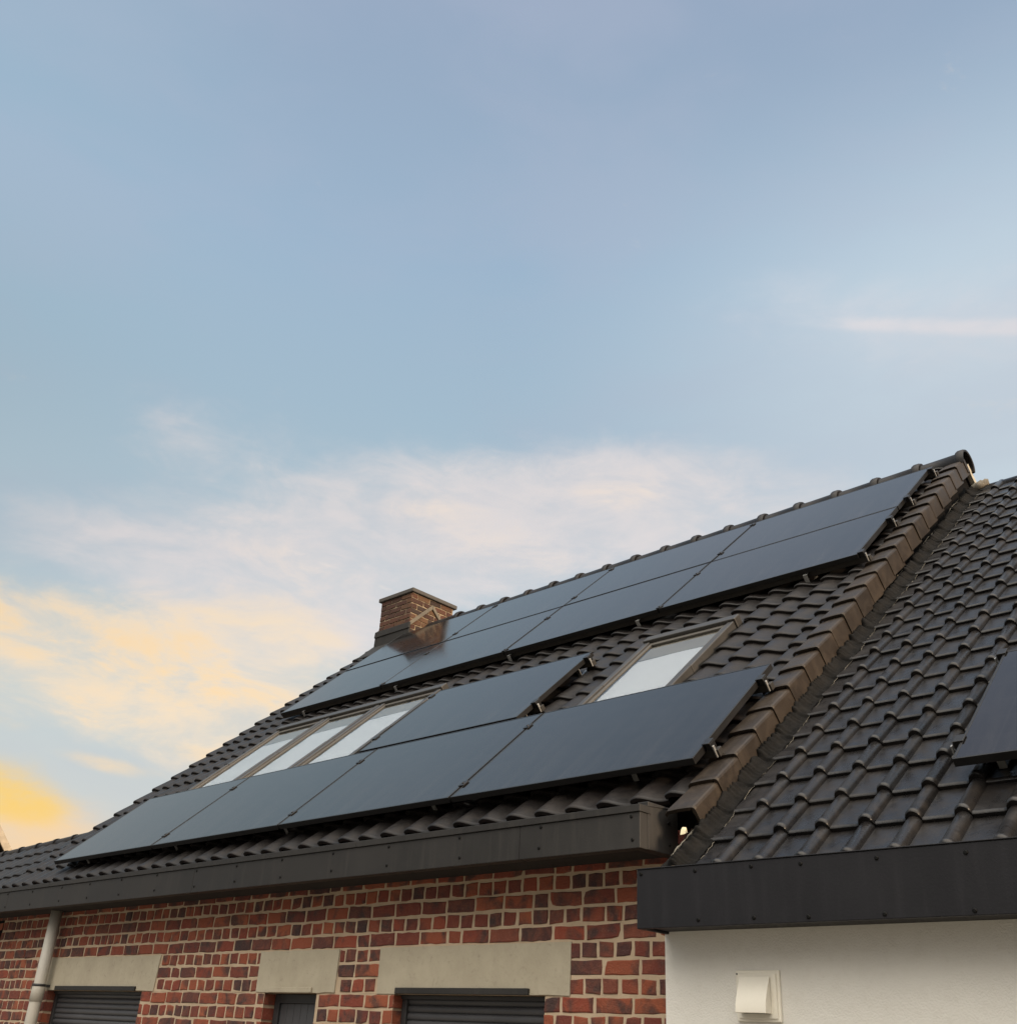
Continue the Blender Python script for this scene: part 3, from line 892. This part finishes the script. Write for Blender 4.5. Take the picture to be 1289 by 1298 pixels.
# rails with clamps and hooks
def rail_set(fr, u0, u1, v, seams, ends, hooks, n, label, group, end_out=.055, foot=-.02):
    root = tag(empty('mounting_rail', fr(u0, v, n - PT - .03)), label, 'mounting rail', group)
    mb = MB(); mb.box(u0, u1 + end_out, v - .02, v + .02, n - PT - .042, n - PT - .002, fr)
    adopt(mb.build('rail', MAT['rail'], None, .002), root)
    for s in seams:
        mb = MB(); mb.box(s - .024, s + .024, v - .028, v + .028, n + .001, n + .007, fr); mb.box(s - .006, s + .006, v - .026, v + .026, n - PT - .001, n + .0008, fr)
        tube(mb, [fr(s, v, n + .006), fr(s, v, n + .012)], .007, 8)
        adopt(mb.build('clamp', MAT['frame_black'], None, .0015), root)
    for s, sg in ends:
        mb = MB(); mb.box(min(s - .01 * sg, s + .034 * sg), max(s - .01 * sg, s + .034 * sg), v - .030, v + .030, n + .001, n + .007, fr)
        mb.box(min(s + .004 * sg, s + .036 * sg), max(s + .004 * sg, s + .036 * sg), v - .026, v + .026, n - PT - .001, n + .0008, fr)
        adopt(mb.build('end_clamp', MAT['frame_black'], None, .002), root)
        mb = MB(); mb.box(min(s + .042 * sg, s + .050 * sg), max(s + .042 * sg, s + .050 * sg), v - .030, v - .014, n - PT - .040, n - .012, fr)
        adopt(mb.build('bolt', MAT['steel'], None, .002), root)
    for h in hooks:
        mb = MB(); nt = n - PT
        w = .016
        mb.box(h - w, h + w, v - .055, v - .021, nt - .012, nt - .006, fr)
        mb.box(h - w, h + w, v - .061, v - .055, nt - .085, nt - .006, fr)
        mb.box(h - w, h + w, v - .0545, v + .10, nt - .085, nt - .079, fr)
        adopt(mb.build('roof_hook', MAT['steel'], None, .001), root)
ru = lambda k: k * PW
G1 = 'mounting rails under the upper array'
rail_set(M, -.01, 6.965, .045, [ru(1), ru(2), ru(3)], [(6.958, 1)], [.42, 1.96, 3.54, 5.0, 6.53], 0, 'dark rail showing under the bottom edge of the upper array', G1)
rail_set(M, -.01, 6.965, .79, [ru(1), ru(2), ru(3)], [(6.958, 1)], [1.96, 3.54, 5.0, 6.53], 0, 'dark rail end and clamps below the long seam of the upper array', G1)
rail_set(M, -.01, 6.965, 1.315, [ru(1), ru(2), ru(3)], [(6.958, 1)], [1.96, 3.54, 5.0, 6.53], 0, 'dark rail end and clamps above the long seam of the upper array', G1)
rail_set(M, -.01, 6.965, 2.11, [ru(1), ru(2), ru(3)], [(6.958, 1)], [1.96, 3.54, 5.0, 6.53], 0, 'dark rail end and clamps close under the ridge', G1)
G2 = 'mounting rails under the bottom row'
rail_set(M, .02, 7.0, -2.74, [LU + ru(1), LU + ru(2), LU + ru(3)], [(LU + ru(4) - .004, 1)], [.45, 1.95, 3.44, 4.99, 6.535], 0, 'dark rail with steel hooks just above the main gutter fascia', G2)
rail_set(M, .02, 7.0, -2.01, [LU + ru(1), LU + ru(2), LU + ru(3)], [(LU + ru(4) - .004, 1)], [4.99], 0, 'dark rail and clamps along the top of the bottom row', G2)
G3 = 'mounting rails under the single raised panel'
rail_set(M, 3.24, 4.98, -1.55, [], [(4.979, 1), (3.252, -1)], [4.9], 0, 'short dark rail low under the single raised panel', G3)
rail_set(M, 3.24, 4.98, -.80, [], [(4.979, 1), (3.252, -1)], [4.9], 0, 'short dark rail high under the single raised panel', G3)
G4 = 'mounting rails on the extension'
rail_set(R, 8.24, 10.02, .60, [], [(8.289, -1)], [8.42], .14, 'dark rail with a clamp at the lower corner of the extension panel', G4)
rail_set(R, 8.24, 10.02, 1.50, [], [(8.289, -1)], [8.42], .14, 'dark rail with a clamp at the upper side of the extension panel', G4)

# ================================================================== FAR HOUSE AND GROUND
far = tag(empty('distant_house', (-17, -1, GROUND)), 'cream gabled house peeking over the lower roof at the far edge', 'house')
gx = -14.3; ry, rz = -.12, 3.8; ey, ez = 5.0, -2.3
mb = MB()
g = [(2 * ry - ey + .35, GROUND), (ey - .35, GROUND), (ey - .35, ez + .0), (ry, rz - .35), (2 * ry - ey + .35, ez + .0)]
o1 = [mb.vert((gx, y, z)) for y, z in g]; o2 = [mb.vert((gx - 9, y, z)) for y, z in g]
mb.face(o1); mb.face(o2[::-1])
for k in range(5):
    k2 = (k + 1) % 5; mb.face((o1[k], o2[k], o2[k2], o1[k2]))
adopt(mb.build('wall', MAT['far_wall']), far)
mb = MB()
for s in (1, -1):
    Yf = lambda y: ry + s * (y - ry)
    mb.hexa([(gx - 9.2, Yf(ry), rz - .14), (gx + .12, Yf(ry), rz - .14), (gx + .12, Yf(ey), ez - .14), (gx - 9.2, Yf(ey), ez - .14),
             (gx - 9.2, Yf(ry), rz), (gx + .12, Yf(ry), rz), (gx + .12, Yf(ey), ez), (gx - 9.2, Yf(ey), ez)])
adopt(mb.build('roof', MAT['tile']), far)
mb = MB()
for s in (1, -1):
    Yf = lambda y: ry + s * (y - ry)
    mb.hexa([(gx + .121, Yf(ry), rz - .20), (gx + .16, Yf(ry), rz - .20), (gx + .16, Yf(ey), ez - .20), (gx + .121, Yf(ey), ez - .20),
             (gx + .121, Yf(ry), rz + .03), (gx + .16, Yf(ry), rz + .03), (gx + .16, Yf(ey), ez + .03), (gx + .121, Yf(ey), ez + .03)])
adopt(mb.build('bargeboard', MAT['far_wall']), far)
mb = MB(); Q = 1500
mb.grid([[(x, y, GROUND - .002) for x in (-Q, -40, -8, 8, 40, Q)] for y in (-Q, -40, -8, 8, 40, Q)], False)
gr = mb.build('ground', MAT['ground']); tag(gr, 'pale gravelled ground', None, None, 'structure')

# ================================================================== SKY, SUN, CAMERA
SUN_AZ, SUN_EL = 1.0, 11.0
world = bpy.data.worlds.new('World'); SC.world = world; world.use_nodes = True
nt = world.node_tree; nd = Nd(nt)
bg = nt.nodes['Background']
tc = nd.new('ShaderNodeTexCoord')
sep = nd.new('ShaderNodeSeparateXYZ'); nd.put(sep.inputs[0], tc.outputs['Generated'])
dx, dy, dz = sep.outputs
az = nd.m('MULTIPLY', nd.m('ARCTAN2', dy, dx), 57.29578)
el = nd.m('MULTIPLY', nd.m('ARCSINE', dz), 57.29578)
sky = nd.new('ShaderNodeTexSky', sky_type='NISHITA', sun_disc=False)
sky.sun_elevation = RAD(SUN_EL); sky.sun_rotation = RAD(90 - SUN_AZ); sky.air_density = 1.0; sky.dust_density = 1.2; sky.ozone_density = 1.2
eln = nd.mrange(el, 0, 60)
grad = nd.ramp(eln, [(0, lin(226, 212, 190)), (.14, lin(216, 215, 206)), (.26, lin(202, 213, 214)), (.40, lin(187, 209, 220)), (.54, lin(173, 199, 217)),
                     (.68, lin(162, 187, 210)), (.82, lin(157, 178, 202)), (1.0, lin(155, 171, 197))])
def gauss(a0, e0, sa, se, tilt=0.0):
    da = nd.m('SUBTRACT', az, a0); de = nd.m('SUBTRACT', el, e0)
    if tilt: de = nd.m('SUBTRACT', de, nd.m('MULTIPLY', da, tilt))
    q = nd.m('ADD', nd.m('POWER', nd.m('DIVIDE', da, sa), 2.0), nd.m('POWER', nd.m('DIVIDE', de, se), 2.0))
    return nd.m('EXPONENT', nd.m('MULTIPLY', q, -1.0))
def wsum(lst):
    s = None
    for w, *g in lst:
        x = nd.m('MULTIPLY', gauss(*g), w)
        s = x if s is None else nd.m('ADD', s, x)
    return s
cv = nd.new('ShaderNodeCombineXYZ'); nd.put(cv.inputs[0], nd.m('MULTIPLY', az, .055)); nd.put(cv.inputs[1], nd.m('MULTIPLY', el, .15))
vec = cv.outputs[0]
n1 = nd.noise(vec, 1.6, 8, .55, .4); n2 = nd.noise(vec, 7.5, 9, .62, .35); n3 = nd.noise(vec, .5, 5, .5, .5)
nn = nd.m('ADD', nd.m('MULTIPLY', n1, .65), nd.m('MULTIPLY', n2, .35))
skyc = nd.mix(.12, grad, nd.mix(1.0, sky.outputs[0], c4(.12, .12, .12), 'MULTIPLY'))
# the whiter side of the sky and faint high veils
skyc = nd.mix(nd.m('MULTIPLY', nd.mrange(az, 138, 104, 0, .85, True), nd.mrange(el, 52, 32, 0, 1, True)), skyc, lin(209, 223, 232))
skyc = nd.mix(nd.m('MULTIPLY', nd.mrange(az, 150, 172, 0, .35, True), nd.mrange(el, 24, 34, 0, 1, True)), skyc, lin(152, 184, 202))
skyc = nd.mix(nd.mrange(nd.m('ADD', nd.m('MULTIPLY', n3, .7), nd.m('MULTIPLY', n1, .3)), .40, .62, 0, .26, True), skyc, lin(178, 184, 204))
cv2 = nd.new('ShaderNodeCombineXYZ')
nd.put(cv2.inputs[0], nd.m('ADD', nd.m('MULTIPLY', az, .085), nd.m('MULTIPLY', el, .03))); nd.put(cv2.inputs[1], nd.m('MULTIPLY', nd.m('SUBTRACT', el, nd.m('MULTIPLY', az, .08)), .20))
w1 = nd.noise(cv2.outputs[0], 2.1, 10, .62, .5)
def cloud(mask, lo, hi, base, col, mx, edge=1.0):
    """soft patch whose edge and inside are both broken up by the same turbulence"""
    global skyc
    t = nd.m('ADD', nd.m('MULTIPLY', nn, .45), nd.m('MULTIPLY', w1, .55))
    tex = nd.mrange(t, lo, hi, base, 1.0, True)
    m = nd.mrange(nd.m('ADD', mask, nd.m('MULTIPLY', nd.m('SUBTRACT', t, .5), edge)), .12, .85, 0, 1, True)
    skyc = nd.mix(nd.m('MULTIPLY', nd.m('MULTIPLY', m, tex), mx), skyc, col)
PALE, CREAM = lin(229, 223, 223), lin(246, 230, 216)
cloud(wsum([(.9, 131, 27.3, 10, 3.2, -.08), (1.0, 143, 24.6, 8, 3.9), (.95, 149, 20.5, 7.5, 4.2), (.42, 155, 29, 5.5, 2.4), (.5, 158.5, 22.8, 5.5, 2.2), (.45, 119, 26.8, 8, 3.0), (.3, 138, 29.5, 7, 2.2), (.25, 128, 30.5, 7, 1.8)]), .36, .60, .55, PALE, .92)
cloud(wsum([(.8, 108, 35.9, 12, 2.8, .20)]), .38, .62, .4, lin(210, 215, 223), .7)
cloud(wsum([(.9, 105, 35.2, 8.5, .5, .20), (.3, 113, 36.7, 4, .4, .1)]), .34, .58, .45, lin(226, 222, 225), .75, .5)
cloud(wsum([(.7, 140.5, 27.4, 3.4, 1.1), (.55, 128, 28.8, 4, 1.2), (.6, 147, 23.4, 5, 1.4, .15), (.55, 135, 25, 5, 1.3)]), .44, .62, .1, CREAM, .75, 1.4)
cloud(wsum([(.95, 160.5, 17.8, 4.4, 2.1), (.9, 153, 17.8, 5, 3.0), (.9, 147.5, 17.0, 4.2, 4.4), (.6, 157, 14.4, 6, 1.2), (.5, 150, 13.3, 5, 1.4)]), .36, .58, .35, lin(247, 227, 200), .92, 1.2)
cloud(wsum([(.8, 160, 17.8, 4, 1.5, .1), (.8, 151.5, 17.4, 5, 2.2), (.55, 157, 14.3, 6, .8, .1), (.5, 147, 15, 3, 2)]), .45, .60, .0, lin(255, 221, 172), .85, 1.3)
cloud(wsum([(.72, 155.2, 11.9, 2.4, .42, .10), (.55, 150.5, 13.0, 3.2, .5, .1), (.4, 161, 13.1, 3, .5)]), .38, .56, .35, lin(250, 221, 180), .85, .9)
cloud(wsum([(.95, 158.0, 8.0, 5.0, 1.9)]), .3, .6, .6, lin(246, 212, 168), .95, .7)
cloud(wsum([(.95, 160.6, 10.1, 3.0, 1.6), (.4, 157.5, 9.4, 1.6, .9)]), .34, .58, .55, lin(249, 209, 122), .95, .8)
# thin vapour trail
dl = nd.m('SUBTRACT', nd.m('SUBTRACT', el, 24.40), nd.m('MULTIPLY', nd.m('SUBTRACT', az, 148.83), .235))
dl = nd.m('ADD', dl, nd.m('MULTIPLY', nd.m('SUBTRACT', n2, .5), .35))
tr = nd.m('MULTIPLY', nd.m('EXPONENT', nd.m('MULTIPLY', nd.m('POWER', nd.m('DIVIDE', dl, .10), 2.0), -1.0)), nd.m('MULTIPLY', nd.mrange(az, 139, 142.5, 0, 1, True), nd.mrange(az, 149.5, 146.5, 0, 1, True)))
skyc = nd.mix(nd.m('MULTIPLY', tr, nd.mrange(n2, .42, .62, .0, .42)), skyc, lin(246, 234, 226))
# added bright fill high in the sky behind the camera, lighting the front walls
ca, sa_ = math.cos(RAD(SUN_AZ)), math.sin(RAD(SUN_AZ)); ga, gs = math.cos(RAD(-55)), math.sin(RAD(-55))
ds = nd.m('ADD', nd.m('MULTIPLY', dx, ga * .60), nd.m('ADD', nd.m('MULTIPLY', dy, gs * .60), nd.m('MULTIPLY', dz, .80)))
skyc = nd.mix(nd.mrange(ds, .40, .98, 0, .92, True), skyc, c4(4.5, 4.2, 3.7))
skyc = nd.mix(nd.m('MULTIPLY', nd.mrange(el, 42, 12, 0, .88, True), nd.mrange(ds, -.35, .3, 0, 1, True)), skyc, c4(.16, .145, .14))  # low sky on that side dimmed, to deepen shade under eaves and panels
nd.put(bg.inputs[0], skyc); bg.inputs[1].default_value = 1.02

sl = bpy.data.lights.new('sun', 'SUN'); sl.energy = 4.0; sl.angle = RAD(12); sl.color = (1, .76, .52)
so = bpy.data.objects.new('sun', sl); COL.objects.link(so)
d = Vector((math.cos(RAD(SUN_EL)) * ca, math.cos(RAD(SUN_EL)) * sa_, math.sin(RAD(SUN_EL))))
so.rotation_euler = d.to_track_quat('Z', 'Y').to_euler(); so.location = d * 60

cam = bpy.data.cameras.new('camera'); co = bpy.data.objects.new('camera', cam); COL.objects.link(co)
rt = Vector((0.72412208, 0.687478, 0.05496545)); dn = Vector((-0.28362263, 0.36948958, -0.88489302)); fw = Vector((-0.62865365, 0.62518113, 0.46253988))
mw = Matrix.Identity(4)
for i in range(3):
    mw[i][0] = rt[i]; mw[i][1] = -dn[i]; mw[i][2] = -fw[i]
mw[0][3], mw[1][3], mw[2][3] = 9.88171115, -6.40046696, -3.27347789
co.matrix_world = mw
cam.sensor_width = 36; cam.sensor_fit = 'AUTO'; cam.lens = 36 * 1320.107 / 1298
cam.clip_start = .05; cam.clip_end = 5000
SC.camera = co
SC.view_settings.view_transform = 'Standard'; SC.view_settings.look = 'None'
SC.view_settings.exposure = 0; SC.view_settings.gamma = 1
SC.cycles.use_denoising = True
SC.cycles.max_bounces = 8; SC.cycles.transparent_max_bounces = 12
